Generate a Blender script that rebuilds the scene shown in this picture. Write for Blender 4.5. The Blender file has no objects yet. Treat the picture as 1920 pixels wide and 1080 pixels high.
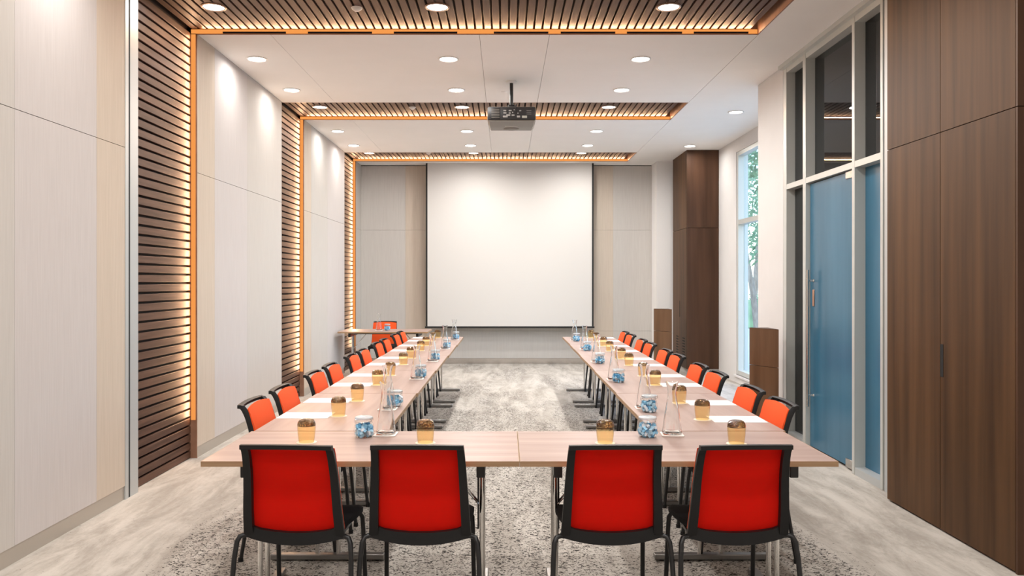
import bpy, bmesh, math, random
from mathutils import Vector, Matrix
R = math.radians
random.seed(7)
S = bpy.context.scene
COL = S.collection

# ------------------------------------------------------------------ camera, world, exposure
F = 1490.0                                   # focal length in pixels of a 1920 px wide frame
CAMZ = 1.533
cd = bpy.data.cameras.new('camera')
cd.sensor_width = 36.0
cd.lens = 36.0 * F / 1920.0
cd.shift_x = (960 - 947) / 1920.0
cd.shift_y = -(540 - 526) / 1920.0
cd.clip_start = 0.05
cam = bpy.data.objects.new('camera', cd)
cam.location = (0, 0, CAMZ)
cam.rotation_euler = (R(90), 0, 0)
COL.objects.link(cam)
S.camera = cam

S.view_settings.view_transform = 'Standard'
S.view_settings.look = 'None'
S.view_settings.gamma = 1.0
S.view_settings.use_curve_mapping = False
S.view_settings.exposure = 0.12

W = bpy.data.worlds.new('sky'); S.world = W
W.use_nodes = True
wn = W.node_tree.nodes; wl = W.node_tree.links
sky = wn.new('ShaderNodeTexSky')
sky.sky_type = 'NISHITA'
sky.sun_disc = False
sky.sun_elevation = R(48)
sky.sun_rotation = R(200)
wl.new(sky.outputs[0], wn['Background'].inputs[0])
wn['Background'].inputs[1].default_value = 1.0

LAMP_COL = (1.0, 0.972, 0.942)
LAMP_W = 20.5           # each downlight
LENS_E = 14.0
LED_COL = (1.0, 0.60, 0.34)
LED_WALL_W = 18.0
LED_CEIL_W = 17.0

# ------------------------------------------------------------------ materials
def mat(name):
    m = bpy.data.materials.new(name); m.use_nodes = True
    return m, m.node_tree.nodes, m.node_tree.links, m.node_tree.nodes['Principled BSDF']

def plain(name, col, rough=0.5, metal=0.0, coat=0.0, spec=0.5):
    m, n, l, b = mat(name)
    b.inputs['Base Color'].default_value = (*col, 1)
    b.inputs['Roughness'].default_value = rough
    b.inputs['Metallic'].default_value = metal
    b.inputs['Coat Weight'].default_value = coat
    b.inputs['Specular IOR Level'].default_value = spec
    return m

def noise_mix(name, c0, c1, scale, stretch, rough=0.5, detail=4, lo=0.3, hi=0.7, bump=0.0, spec=0.5, coords='Object', perobj=0.0, coat=0.0):
    """two colours mixed by a stretched noise: wood grain, woven cloth, paint"""
    m, n, l, b = mat(name)
    tc = n.new('ShaderNodeTexCoord'); mp = n.new('ShaderNodeMapping')
    mp.inputs['Scale'].default_value = stretch
    nz = n.new('ShaderNodeTexNoise'); nz.inputs['Scale'].default_value = scale; nz.inputs['Detail'].default_value = detail
    src = tc.outputs[coords]
    if coords == 'World':
        pass
    l.new(src, mp.inputs[0])
    if perobj:
        oi = n.new('ShaderNodeObjectInfo')
        mu = n.new('ShaderNodeVectorMath'); mu.operation = 'SCALE'; mu.inputs['Scale'].default_value = 37.0
        cx = n.new('ShaderNodeCombineXYZ')
        for i in range(3): l.new(oi.outputs['Random'], cx.inputs[i])
        l.new(cx.outputs[0], mu.inputs[0])
        ad = n.new('ShaderNodeVectorMath'); ad.operation = 'ADD'
        l.new(mp.outputs[0], ad.inputs[0]); l.new(mu.outputs[0], ad.inputs[1])
        l.new(ad.outputs[0], nz.inputs['Vector'])
    else:
        l.new(mp.outputs[0], nz.inputs['Vector'])
    cr = n.new('ShaderNodeValToRGB')
    cr.color_ramp.elements[0].position = lo; cr.color_ramp.elements[0].color = (*c0, 1)
    cr.color_ramp.elements[1].position = hi; cr.color_ramp.elements[1].color = (*c1, 1)
    l.new(nz.outputs['Fac'], cr.inputs[0])
    out = cr.outputs[0]
    if perobj:
        hs = n.new('ShaderNodeHueSaturation')
        mr = n.new('ShaderNodeMapRange')
        mr.inputs['To Min'].default_value = 1 - perobj; mr.inputs['To Max'].default_value = 1 + perobj
        l.new(oi.outputs['Random'], mr.inputs[0]); l.new(mr.outputs[0], hs.inputs['Value'])
        l.new(out, hs.inputs['Color']); out = hs.outputs[0]
    l.new(out, b.inputs['Base Color'])
    b.inputs['Roughness'].default_value = rough
    b.inputs['Specular IOR Level'].default_value = spec
    b.inputs['Coat Weight'].default_value = coat
    if bump:
        bp = n.new('ShaderNodeBump'); bp.inputs['Strength'].default_value = bump; bp.inputs['Distance'].default_value = 0.002
        l.new(nz.outputs['Fac'], bp.inputs['Height']); l.new(bp.outputs[0], b.inputs['Normal'])
    return m

def emit(name, col, strength):
    m = bpy.data.materials.new(name); m.use_nodes = True
    n = m.node_tree.nodes; l = m.node_tree.links
    n.remove(n['Principled BSDF'])
    e = n.new('ShaderNodeEmission'); e.inputs[0].default_value = (*col, 1); e.inputs[1].default_value = strength
    l.new(e.outputs[0], n['Material Output'].inputs[0])
    return m

def thin_glass(name, tint, ior=1.45, rough=0.0):
    """thin-walled glass: tinted straight-through view plus a Fresnel reflection"""
    m = bpy.data.materials.new(name); m.use_nodes = True
    n = m.node_tree.nodes; l = m.node_tree.links
    n.remove(n['Principled BSDF'])
    t = n.new('ShaderNodeBsdfTransparent'); t.inputs[0].default_value = (*tint, 1)
    g = n.new('ShaderNodeBsdfGlossy'); g.inputs['Roughness'].default_value = rough
    f = n.new('ShaderNodeFresnel')                       # same reflectance from both sides of the thin wall
    ge = n.new('ShaderNodeNewGeometry'); io = n.new('ShaderNodeMapRange')
    io.inputs['To Min'].default_value = ior; io.inputs['To Max'].default_value = 1.0 / ior
    l.new(ge.outputs['Backfacing'], io.inputs[0]); l.new(io.outputs[0], f.inputs[0])
    mx = n.new('ShaderNodeMixShader')
    l.new(f.outputs[0], mx.inputs[0]); l.new(t.outputs[0], mx.inputs[1]); l.new(g.outputs[0], mx.inputs[2])
    l.new(mx.outputs[0], n['Material Output'].inputs[0])
    return m

def solid_glass(name, col, rough=0.0, ior=1.45, bump=0.0, bscale=120):
    m, n, l, b = mat(name)
    b.inputs['Base Color'].default_value = (*col, 1)
    b.inputs['Transmission Weight'].default_value = 1.0
    b.inputs['Roughness'].default_value = rough
    b.inputs['IOR'].default_value = ior
    if bump:
        tc = n.new('ShaderNodeTexCoord'); v = n.new('ShaderNodeTexVoronoi'); v.inputs['Scale'].default_value = bscale
        l.new(tc.outputs['Object'], v.inputs['Vector'])
        bp = n.new('ShaderNodeBump'); bp.inputs['Strength'].default_value = bump; bp.inputs['Distance'].default_value = 0.004
        l.new(v.outputs['Distance'], bp.inputs['Height']); l.new(bp.outputs[0], b.inputs['Normal'])
    return m

def mesh_fabric(name, col, open_, rough=0.8):
    """net upholstery: a woven grid of threads with small openings"""
    m, n, l, b = mat(name)
    b.inputs['Base Color'].default_value = (*col, 1)
    b.inputs['Roughness'].default_value = rough
    b.inputs['Specular IOR Level'].default_value = 0.2
    tc = n.new('ShaderNodeTexCoord')
    w = n.new('ShaderNodeTexWave'); w.wave_type = 'BANDS'; w.bands_direction = 'Z'; w.inputs['Scale'].default_value = 75
    l.new(tc.outputs['Object'], w.inputs['Vector'])
    hs = n.new('ShaderNodeMapRange'); hs.inputs['To Min'].default_value = 0.86; hs.inputs['To Max'].default_value = 1.05
    l.new(w.outputs['Fac'], hs.inputs[0])
    hv = n.new('ShaderNodeHueSaturation'); hv.inputs['Color'].default_value = (*col, 1)
    l.new(hs.outputs[0], hv.inputs['Value']); l.new(hv.outputs[0], b.inputs['Base Color'])
    if open_ > 0:
        t = n.new('ShaderNodeBsdfTransparent'); mx = n.new('ShaderNodeMixShader'); mx.inputs[0].default_value = open_
        tl = n.new('ShaderNodeBsdfTranslucent'); tl.inputs[0].default_value = (*col, 1)
        m2 = n.new('ShaderNodeMixShader'); m2.inputs[0].default_value = 0.55
        l.new(b.outputs[0], m2.inputs[1]); l.new(tl.outputs[0], m2.inputs[2])
        l.new(m2.outputs[0], mx.inputs[1]); l.new(t.outputs[0], mx.inputs[2])
        l.new(mx.outputs[0], n['Material Output'].inputs[0])
    return m

M = {}
M['ceiling'] = noise_mix('ceiling paint', (.90, .872, .835), (.92, .89, .855), 3, (1, 1, 1), 0.9, spec=.1)
M['white_wall'] = noise_mix('white wall paint', (.66, .64, .62), (.70, .68, .66), 2, (1, 1, 1), 0.85, spec=.2)
M['fab_grey'] = noise_mix('grey woven wallcovering', (.525, .495, .462), (.57, .54, .505), 9, (14, 14, .4), 0.85, spec=.15, bump=.12)
M['fab_lilac'] = noise_mix('pale woven wallcovering', (.545, .508, .492), (.59, .553, .537), 9, (14, 14, .4), 0.85, spec=.15, bump=.12)
M['fab_beige'] = noise_mix('beige woven wallcovering', (.555, .475, .39), (.605, .52, .435), 6, (14, 14, .5), 0.85, spec=.15, bump=.12)
M['skirting'] = plain('brushed nickel skirting', (.50, .46, .41), 0.35, 0.55)
M['skirting_steel'] = plain('polished steel skirting', (.62, .58, .54), 0.2, 0.9)
M['alu'] = plain('anodised aluminium', (.50, .52, .52), 0.4, 0.25)
M['alu_frame'] = plain('grey painted window frame', (.56, .57, .54), 0.35, 0.15)
M['black'] = plain('black plastic', (.008, .008, .0085), 0.5, spec=.35)
M['black_metal'] = plain('black powder coated steel', (.01, .01, .011), 0.3)
M['black_cloth'] = plain('black seat cloth', (.012, .012, .013), 0.9, spec=.2)
M['gap'] = plain('dark shadow gap', (.012, .012, .012), 0.9)
M['slat_wall'] = noise_mix('walnut slat lengthwise y', (.058, .028, .018), (.115, .058, .038), 4, (6, .5, 9), 0.5, spec=.2, perobj=.14, bump=.05)
M['slat_ceiling'] = M['slat_wall']
M['back_board'] = plain('dark walnut backing board', (.028, .014, .009), 0.8)
M['fascia'] = noise_mix('walnut fascia', (.27, .14, .085), (.35, .19, .12), 4, (3, 3, 3), 0.5)
M['wood'] = noise_mix('walnut veneer upright grain', (.048, .0215, .0080), (.112, .054, .0215), 3.4, (3.4, 3.4, .13), 0.5, detail=7, spec=.22, bump=.03, perobj=.06)
M['wood_dark'] = noise_mix('dark walnut veneer upright grain', (.052, .023, .011), (.095, .045, .024), 3.2, (2.6, 2.6, .16), 0.45, detail=6, spec=.25, perobj=.06)
M['stand_wood'] = noise_mix('brown walnut curved veneer', (.085, .038, .015), (.150, .076, .036), 3.2, (3, 3, .25), 0.4, detail=6)
M['laminate'] = noise_mix('pink beige wood laminate', (.315, .215, .182), (.41, .300, .262), 2.6, (.45, 5.5, 5), 0.42, detail=5, spec=.32, perobj=.03)
M['edge'] = noise_mix('plywood edge band', (.31, .19, .10), (.42, .27, .155), 3, (.5, 6, 30), 0.5)
M['chrome'] = plain('chrome', (.78, .77, .75), 0.12, 1.0)
M['steel'] = plain('brushed stainless steel', (.62, .60, .57), 0.25, 1.0)
M['foot'] = plain('dull dark steel', (.30, .29, .28), .38, .9)
M['copper'] = plain('copper lock plate', (.62, .36, .24), 0.35, 0.8)
M['orange'] = mesh_fabric('orange net upholstery front', (.80, .088, .015), 0.0)
M['red'] = mesh_fabric('red net upholstery rear', (.95, .006, .008), 0.30)
M['clear'] = solid_glass('clear glass', (.98, .99, .99))
M['jar_glass'] = thin_glass('thin clear jar glass', (.965, .985, .99), 1.45)
M['jar_lid'] = plain('milky glass lid', (.82, .85, .87), .15); M['jar_lid'].node_tree.nodes['Principled BSDF'].inputs['Transmission Weight'].default_value = .55
M['amber'] = thin_glass('thin amber glass', (.99, .925, .77), 1.4)
M['amber_base'] = solid_glass('thick cut amber glass', (.86, .47, .11), 0.02, 1.5, bump=1.0, bscale=85)
M['paper'] = None
M['coaster'] = plain('white card coaster', (.82, .78, .73), .6)
M['doily'] = plain('cream paper disc', (.86, .78, .66), .8)
M['screen'] = plain('matt white screen cloth', (.64, .615, .585), .9, spec=.05)
M['screen_black'] = plain('black screen border', (.012, .011, .010), .7)
M['lens'] = emit('downlight lens', LAMP_COL, LENS_E)
M['led'] = emit('amber led diffuser', (1.0, .36, .085), .85)  # emission put in to imitate wood edges lit orange
M['rim'] = plain('white painted lamp rim', (.75, .72, .68), .4)
M['rim_bronze'] = plain('bronze lamp rim', (.30, .19, .13), .35, .4)
M['detector'] = plain('white detector plastic', (.72, .68, .64), .5)
M['proj_body'] = plain('warm grey projector shell', (.175, .155, .130), .45)
M['proj_rear'] = plain('black projector rear panel', (.014, .012, .012), .4)
M['proj_grey'] = plain('grey connector sockets', (.30, .28, .26), .4)
M['dark_glass'] = None
M['ground'] = plain('pale paving outside', (.55, .54, .50), .9)
M['bark'] = noise_mix('grey bark', (.20, .17, .14), (.33, .29, .25), 6, (3, 3, 1), .9)
M['leaf'] = noise_mix('leaf green', (.09, .18, .10), (.24, .38, .22), 3, (1, 1, 1), .6)
M['corridor'] = plain('corridor dark paint', (.10, .10, .105), .8)

def dark_pane():
    m, n, l, b = mat('dark tinted glass')
    b.inputs['Base Color'].default_value = (.016, .018, .019, 1)
    b.inputs['Roughness'].default_value = .015
    b.inputs['IOR'].default_value = 1.5
    t = n.new('ShaderNodeBsdfTransparent'); t.inputs[0].default_value = (.5, .52, .53, 1)
    mx = n.new('ShaderNodeMixShader'); mx.inputs[0].default_value = .25
    l.new(b.outputs[0], mx.inputs[1]); l.new(t.outputs[0], mx.inputs[2])
    l.new(mx.outputs[0], n['Material Output'].inputs[0])
    return m
M['dark_glass'] = dark_pane()
M['blue_glass'] = noise_mix('blue frosted film on glass', (.024, .120, .205), (.042, .165, .27), 1.2, (3, 3, .3), .22, spec=.45)
M['window_glass'] = thin_glass('clear window glass', (.90, .96, .97))

def paper_mat():
    m, n, l, b = mat('white paper with pale print')
    tc = n.new('ShaderNodeTexCoord')
    sp = n.new('ShaderNodeSeparateXYZ'); l.new(tc.outputs['Generated'], sp.inputs[0])
    nz = n.new('ShaderNodeTexNoise'); nz.inputs['Scale'].default_value = 26; nz.inputs['Detail'].default_value = 2
    l.new(tc.outputs['Generated'], nz.inputs['Vector'])
    def band(sock, a, c):
        g = n.new('ShaderNodeMath'); g.operation = 'GREATER_THAN'; g.inputs[1].default_value = a; l.new(sock, g.inputs[0])
        h = n.new('ShaderNodeMath'); h.operation = 'LESS_THAN'; h.inputs[1].default_value = c; l.new(sock, h.inputs[0])
        k = n.new('ShaderNodeMath'); k.operation = 'MULTIPLY'; l.new(g.outputs[0], k.inputs[0]); l.new(h.outputs[0], k.inputs[1])
        return k.outputs[0]
    def mul(a, c):
        k = n.new('ShaderNodeMath'); k.operation = 'MULTIPLY'; l.new(a, k.inputs[0]); l.new(c, k.inputs[1]); return k.outputs[0]
    gt = n.new('ShaderNodeMath'); gt.operation = 'GREATER_THAN'; gt.inputs[1].default_value = .5; l.new(nz.outputs['Fac'], gt.inputs[0])
    a = mul(band(sp.outputs[0], .12, .46), band(sp.outputs[1], .35, .55))
    c = mul(a, gt.outputs[0])
    mx = n.new('ShaderNodeMix'); mx.data_type = 'RGBA'
    mx.inputs['A'].default_value = (.74, .735, .73, 1); mx.inputs['B'].default_value = (.50, .52, .58, 1)
    l.new(c, mx.inputs['Factor']); l.new(mx.outputs['Result'], b.inputs['Base Color'])
    b.inputs['Roughness'].default_value = .8
    return m
M['paper'] = paper_mat()

def carpet_mat():
    m, n, l, b = mat('greige carpet with black flecks')
    tc = n.new('ShaderNodeTexCoord')
    def nz(scale, stretch, detail=3, rough=.55, dist=0):
        mp = n.new('ShaderNodeMapping'); mp.inputs['Scale'].default_value = stretch
        l.new(tc.outputs['Object'], mp.inputs[0])
        k = n.new('ShaderNodeTexNoise'); k.inputs['Scale'].default_value = scale; k.inputs['Detail'].default_value = detail
        k.inputs['Roughness'].default_value = rough; k.inputs['Distortion'].default_value = dist
        l.new(mp.outputs[0], k.inputs['Vector']); return k.outputs['Fac']
    def ramp(s, a, c, v0=0, v1=1):
        k = n.new('ShaderNodeMapRange'); k.interpolation_type = 'SMOOTHSTEP'
        k.inputs['From Min'].default_value = a; k.inputs['From Max'].default_value = c
        k.inputs['To Min'].default_value = v0; k.inputs['To Max'].default_value = v1
        l.new(s, k.inputs[0]); return k.outputs[0]
    def op(o, a, c):
        k = n.new('ShaderNodeMath'); k.operation = o
        for i, v in enumerate((a, c)):
            if isinstance(v, (int, float)): k.inputs[i].default_value = v
            else: l.new(v, k.inputs[i])
        return k.outputs[0]
    streak = nz(1.7, (3.0, .7, 1), 10, .72, .5)
    fine = nz(34, (1, .8, 1), 3)
    base = op('ADD', op('MULTIPLY', ramp(streak, .34, .66), .7), op('MULTIPLY', fine, .35))
    cr = n.new('ShaderNodeValToRGB')
    cr.color_ramp.elements[0].position = .1; cr.color_ramp.elements[0].color = (.335, .305, .268, 1)
    cr.color_ramp.elements[1].position = .85; cr.color_ramp.elements[1].color = (.535, .50, .452, 1)
    l.new(base, cr.inputs[0])
    # flecks: small dark curls inside broad zones, thickest between and under the tables
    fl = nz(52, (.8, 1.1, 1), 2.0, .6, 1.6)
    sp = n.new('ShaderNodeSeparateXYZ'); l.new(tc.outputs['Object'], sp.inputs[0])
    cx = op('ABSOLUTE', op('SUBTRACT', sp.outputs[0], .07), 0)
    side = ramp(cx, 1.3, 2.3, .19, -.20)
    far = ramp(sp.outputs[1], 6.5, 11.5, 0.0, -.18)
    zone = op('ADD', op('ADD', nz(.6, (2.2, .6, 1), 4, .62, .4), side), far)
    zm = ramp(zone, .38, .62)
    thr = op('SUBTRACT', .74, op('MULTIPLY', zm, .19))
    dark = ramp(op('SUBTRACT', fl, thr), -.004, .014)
    mx = n.new('ShaderNodeMix'); mx.data_type = 'RGBA'
    l.new(op('MULTIPLY', dark, .93), mx.inputs['Factor']); l.new(cr.outputs[0], mx.inputs['A'])
    mx.inputs['B'].default_value = (.014, .012, .011, 1)
    l.new(mx.outputs['Result'], b.inputs['Base Color'])
    b.inputs['Roughness'].default_value = .95; b.inputs['Specular IOR Level'].default_value = .1
    bp = n.new('ShaderNodeBump'); bp.inputs['Strength'].default_value = .35; bp.inputs['Distance'].default_value = .004
    l.new(fine, bp.inputs['Height']); l.new(bp.outputs[0], b.inputs['Normal'])
    return m
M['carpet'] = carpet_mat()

def candy_mat(name, c):
    m, n, l, b = mat(name)
    b.inputs['Base Color'].default_value = (*c, 1); b.inputs['Roughness'].default_value = .22
    return m
CANDY = [candy_mat('blue wrapper', (.11, .40, .68)), candy_mat('pale blue wrapper', (.46, .72, .88)),
         candy_mat('sky blue wrapper', (.24, .57, .82)), candy_mat('white wrapper', (.80, .86, .92))]

# ------------------------------------------------------------------ mesh helpers
class MB:
    def __init__(s): s.v = []; s.f = []; s.mi = []; s.sm = []
    def add(s, vs, fs, mi=0, smooth=False):
        o = len(s.v); s.v += [tuple(p) for p in vs]
        for f in fs: s.f.append([i + o for i in f]); s.mi.append(mi); s.sm.append(smooth)
        return s
    def box(s, x0, x1, y0, y1, z0, z1, mi=0):
        v = [(x0, y0, z0), (x1, y0, z0), (x1, y1, z0), (x0, y1, z0), (x0, y0, z1), (x1, y0, z1), (x1, y1, z1), (x0, y1, z1)]
        return s.add(v, [(0, 3, 2, 1), (4, 5, 6, 7), (0, 1, 5, 4), (1, 2, 6, 5), (2, 3, 7, 6), (3, 0, 4, 7)], mi)
    def rbox(s, x0, x1, y0, y1, z0, z1, r, seg=2, mi=0, smooth=True):
        bm = bmesh.new(); bmesh.ops.create_cube(bm, size=1)
        for v in bm.verts:
            v.co = ((x0 + x1) / 2 + v.co.x * (x1 - x0), (y0 + y1) / 2 + v.co.y * (y1 - y0), (z0 + z1) / 2 + v.co.z * (z1 - z0))
        bmesh.ops.bevel(bm, geom=list(bm.edges), offset=r, segments=seg, profile=.5, affect='EDGES')
        bm.verts.index_update()
        s.add([v.co[:] for v in bm.verts], [[v.index for v in f.verts] for f in bm.faces], mi, smooth)
        bm.free(); return s
    def tube(s, pts, r, n=10, mi=0, closed=False):
        P = [Vector(p) for p in pts]; N = len(P); vs = []
        up = None
        for i in range(N):
            if closed: t = P[(i + 1) % N] - P[i - 1]
            else: t = P[min(i + 1, N - 1)] - P[max(i - 1, 0)]
            t.normalize()
            if up is None:
                up = Vector((0, 0, 1)) if abs(t.z) < .9 else Vector((0, 1, 0))
            a = t.cross(up).normalized(); b = a.cross(t).normalized(); up = b
            rr = r[i] if isinstance(r, (list, tuple)) else r
            for k in range(n):
                g = 2 * math.pi * k / n
                vs.append(P[i] + a * math.cos(g) * rr + b * math.sin(g) * rr)
        fs = []
        for i in range(N if closed else N - 1):
            j = (i + 1) % N
            for k in range(n): fs.append((i * n + k, i * n + (k + 1) % n, j * n + (k + 1) % n, j * n + k))
        s.add(vs, fs, mi, True)
        if not closed:
            o = len(s.v) - len(vs)
            s.f.append([o + k for k in range(n)][::-1]); s.mi.append(mi); s.sm.append(False)
            s.f.append([o + (N - 1) * n + k for k in range(n)]); s.mi.append(mi); s.sm.append(False)
        return s
    def lathe(s, prof, n=24, mi=0, smooth=True, c=(0, 0, 0)):
        vs = []; fs = []
        for (r, z) in prof:
            for k in range(n):
                g = 2 * math.pi * k / n
                vs.append((c[0] + r * math.cos(g), c[1] + r * math.sin(g), c[2] + z))
        for i in range(len(prof) - 1):
            for k in range(n): fs.append((i * n + k, i * n + (k + 1) % n, (i + 1) * n + (k + 1) % n, (i + 1) * n + k))
        return s.add(vs, fs, mi, smooth)
    def sweep(s, secs, mi=0, smooth=True, cap=True):
        """secs: list of equal-length rings of points"""
        n = len(secs[0]); vs = [p for q in secs for p in q]; fs = []
        for i in range(len(secs) - 1):
            for k in range(n): fs.append((i * n + k, i * n + (k + 1) % n, (i + 1) * n + (k + 1) % n, (i + 1) * n + k))
        if cap: fs += [tuple(range(n))[::-1], tuple((len(secs) - 1) * n + k for k in range(n))]
        return s.add(vs, fs, mi, smooth)
    def build(s, name, m, parent=None, loc=None):
        me = bpy.data.meshes.new(name); me.from_pydata(s.v, [], s.f)
        for mm in (m if isinstance(m, (list, tuple)) else [m]): me.materials.append(mm)
        me.polygons.foreach_set('material_index', s.mi); me.polygons.foreach_set('use_smooth', s.sm)
        bm = bmesh.new(); bm.from_mesh(me); bmesh.ops.recalc_face_normals(bm, faces=list(bm.faces)); bm.to_mesh(me); bm.free()
        try: me.set_sharp_from_angle(angle=R(38))
        except Exception: pass
        me.update()
        o = bpy.data.objects.new(name, me); COL.objects.link(o)
        if parent: o.parent = parent
        if loc: o.location = loc
        return o

def tag(o, label=None, cat=None, group=None, kind=None):
    if label: o['label'] = label
    if cat: o['category'] = cat
    if group: o['group'] = group
    if kind: o['kind'] = kind
    return o
def empty(name, loc=(0, 0, 0), rz=0.0):
    o = bpy.data.objects.new(name, None); COL.objects.link(o); o.location = loc; o.rotation_euler = (0, 0, rz); o.empty_display_size = .1
    return o
KIDS = {}
def kids(o): return [c for c in bpy.data.objects if c.parent == o]
def copy_tree(o, parent=None, tree=None):
    if tree is None: tree = treeof(o)
    def rec(t, p):
        c = t[0].copy(); COL.objects.link(c)
        if p: c.parent = p
        for k in t[1]: rec(k, c)
        return c
    return rec(tree, parent)
def treeof(o): return (o, [treeof(c) for c in kids(o)])
class Proto:
    """build() makes the first one, later calls copy it with its parts"""
    def __init__(s, make): s.make = make; s.tree = None
    def __call__(s, loc, rz, label, group):
        if s.tree is None: o = s.make(); s.tree = treeof(o)
        else: o = copy_tree(None, None, s.tree)
        o.location = loc; o.rotation_euler = (0, 0, rz)
        o['label'] = label; o['group'] = group
        return o
ORD = ['first', 'second', 'third', 'fourth', 'fifth', 'sixth', 'seventh', 'eighth', 'ninth', 'tenth']

# ------------------------------------------------------------------ room numbers
XL, XR = -2.66, 2.667
H = 3.66
BACK = 14.67
NEAR = -3.2
BAYS = [(5.83, 6.87), (9.50, 10.52), (13.20, 14.18)]
XREC = 2.19

# floor
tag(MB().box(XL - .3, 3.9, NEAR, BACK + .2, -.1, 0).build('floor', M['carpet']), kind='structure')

# left wall: backing, woven panels, slat bays, skirting, aluminium partition channel
wl_ = MB().box(XL - .18, XL - .09, NEAR, BACK + .1, 0, H + .12).build('wall_left', M['back_board']); tag(wl_, kind='structure')
JZ = 2.465
def wall_panels(y0, y1, splits, mats):
    ys = [y0] + splits + [y1]
    for i in range(len(ys) - 1):
        a = ys[i] + (.0008 if i else 0); b = ys[i + 1] - (.0008 if i < len(ys) - 2 else 0)
        for (z0, z1) in ((.095, JZ - .002), (JZ + .002, H)):
            MB().box(XL - .085, XL, a, b, z0, z1).build('panel', M[mats[i]], wl_)
wall_panels(NEAR, 5.56, [-.2, 1.6, 3.4, 4.31, 5.175], ['fab_grey', 'fab_lilac', 'fab_grey', 'fab_grey', 'fab_lilac', 'fab_beige'])
wall_panels(6.87, 9.46, [7.28, 8.20], ['fab_beige', 'fab_lilac', 'fab_grey'])
wall_panels(10.52, 13.16, [10.9, 11.9], ['fab_beige', 'fab_grey', 'fab_lilac'])
wall_panels(14.18, BACK, [], ['fab_grey'])
bl = MB()
for a, b in ((NEAR, 5.56), (6.875, 9.46), (10.525, 13.16), (14.185, BACK)): bl.box(XL - .084, XL - .006, a, b, 0, .094)
tag(bl.build('baseboard_left', M['skirting']), kind='structure')
SP = 0.0722
SX = XL - .055                                   # front face of the slats
slat_meshes = {}
for bi, (y0, y1) in enumerate(((5.775, 6.862), (9.47, 10.512), (13.17, 14.172))):
    first = None
    for k in range(51):
        z = .004 + k * SP
        if first is None:
            first = MB().rbox(SX - .022, SX, y0, y1, 0, .0545, .002, 1, smooth=False).build('slat', M['slat_wall'], wl_); o = first
        else:
            o = first.copy(); COL.objects.link(o)
        o.location = (0, 0, z)
    # returns at both ends of the bay
    MB().box(XL - .088, XL - .001, BAYS[bi][1] - .008, BAYS[bi][1] + .002, 0.0, H + .06).build('return_board', M['fascia'], wl_)
    if bi: MB().box(XL - .088, XL - .001, y0 - .012, y0 - .002, 0.0, H + .06).build('return_board', M['slat_wall'], wl_)
# the aluminium channel of the folding partition, on the left wall
t = MB()
t.box(XL - .085, XL + .004, 5.56, 5.607, 0, H)
t.box(XL - .085, XL + .001, 5.607, 5.634, 0, H, 1)
t.box(XL - .085, XL + .002, 5.634, 5.757, 0, H)
t.box(XL - .085, XL - .006, 5.757, 5.770, 0, H, 2)
tag(t.build('trim_1', [M['alu'], M['gap'], M['fab_beige']]), kind='structure')

# back wall
bw = MB().box(XL - .1, 3.9, BACK + .03, BACK + .12, 0, H + .12).build('wall_back', M['back_board']); tag(bw, kind='structure')
xs = [XL, -1.84, -1.44, 1.60, 1.995, 2.806]; bm_ = ['fab_grey', 'fab_beige', 'fab_grey', 'fab_beige', 'fab_grey']
for i in range(5):
    for (z0, z1) in ((.10, .60), (.602, JZ), (JZ + .003, H - .012)):
        MB().box(xs[i] + .0008, xs[i + 1] - .0008, BACK, BACK + .028, z0, z1).build('panel', M[bm_[i]], bw)
tag(MB().box(XL, 2.806, BACK + .004, BACK + .03, 0, .097).build('baseboard_back', M['skirting_steel']), kind='structure')
tag(MB().box(2.707, 3.02, 14.2, BACK + .03, 0, H).build('wall_corner', plain('bright white wall paint', (.84, .82, .80), .85, spec=.2)), kind='structure')  # white wall with lamplight put into its colour by a raised albedo

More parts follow.
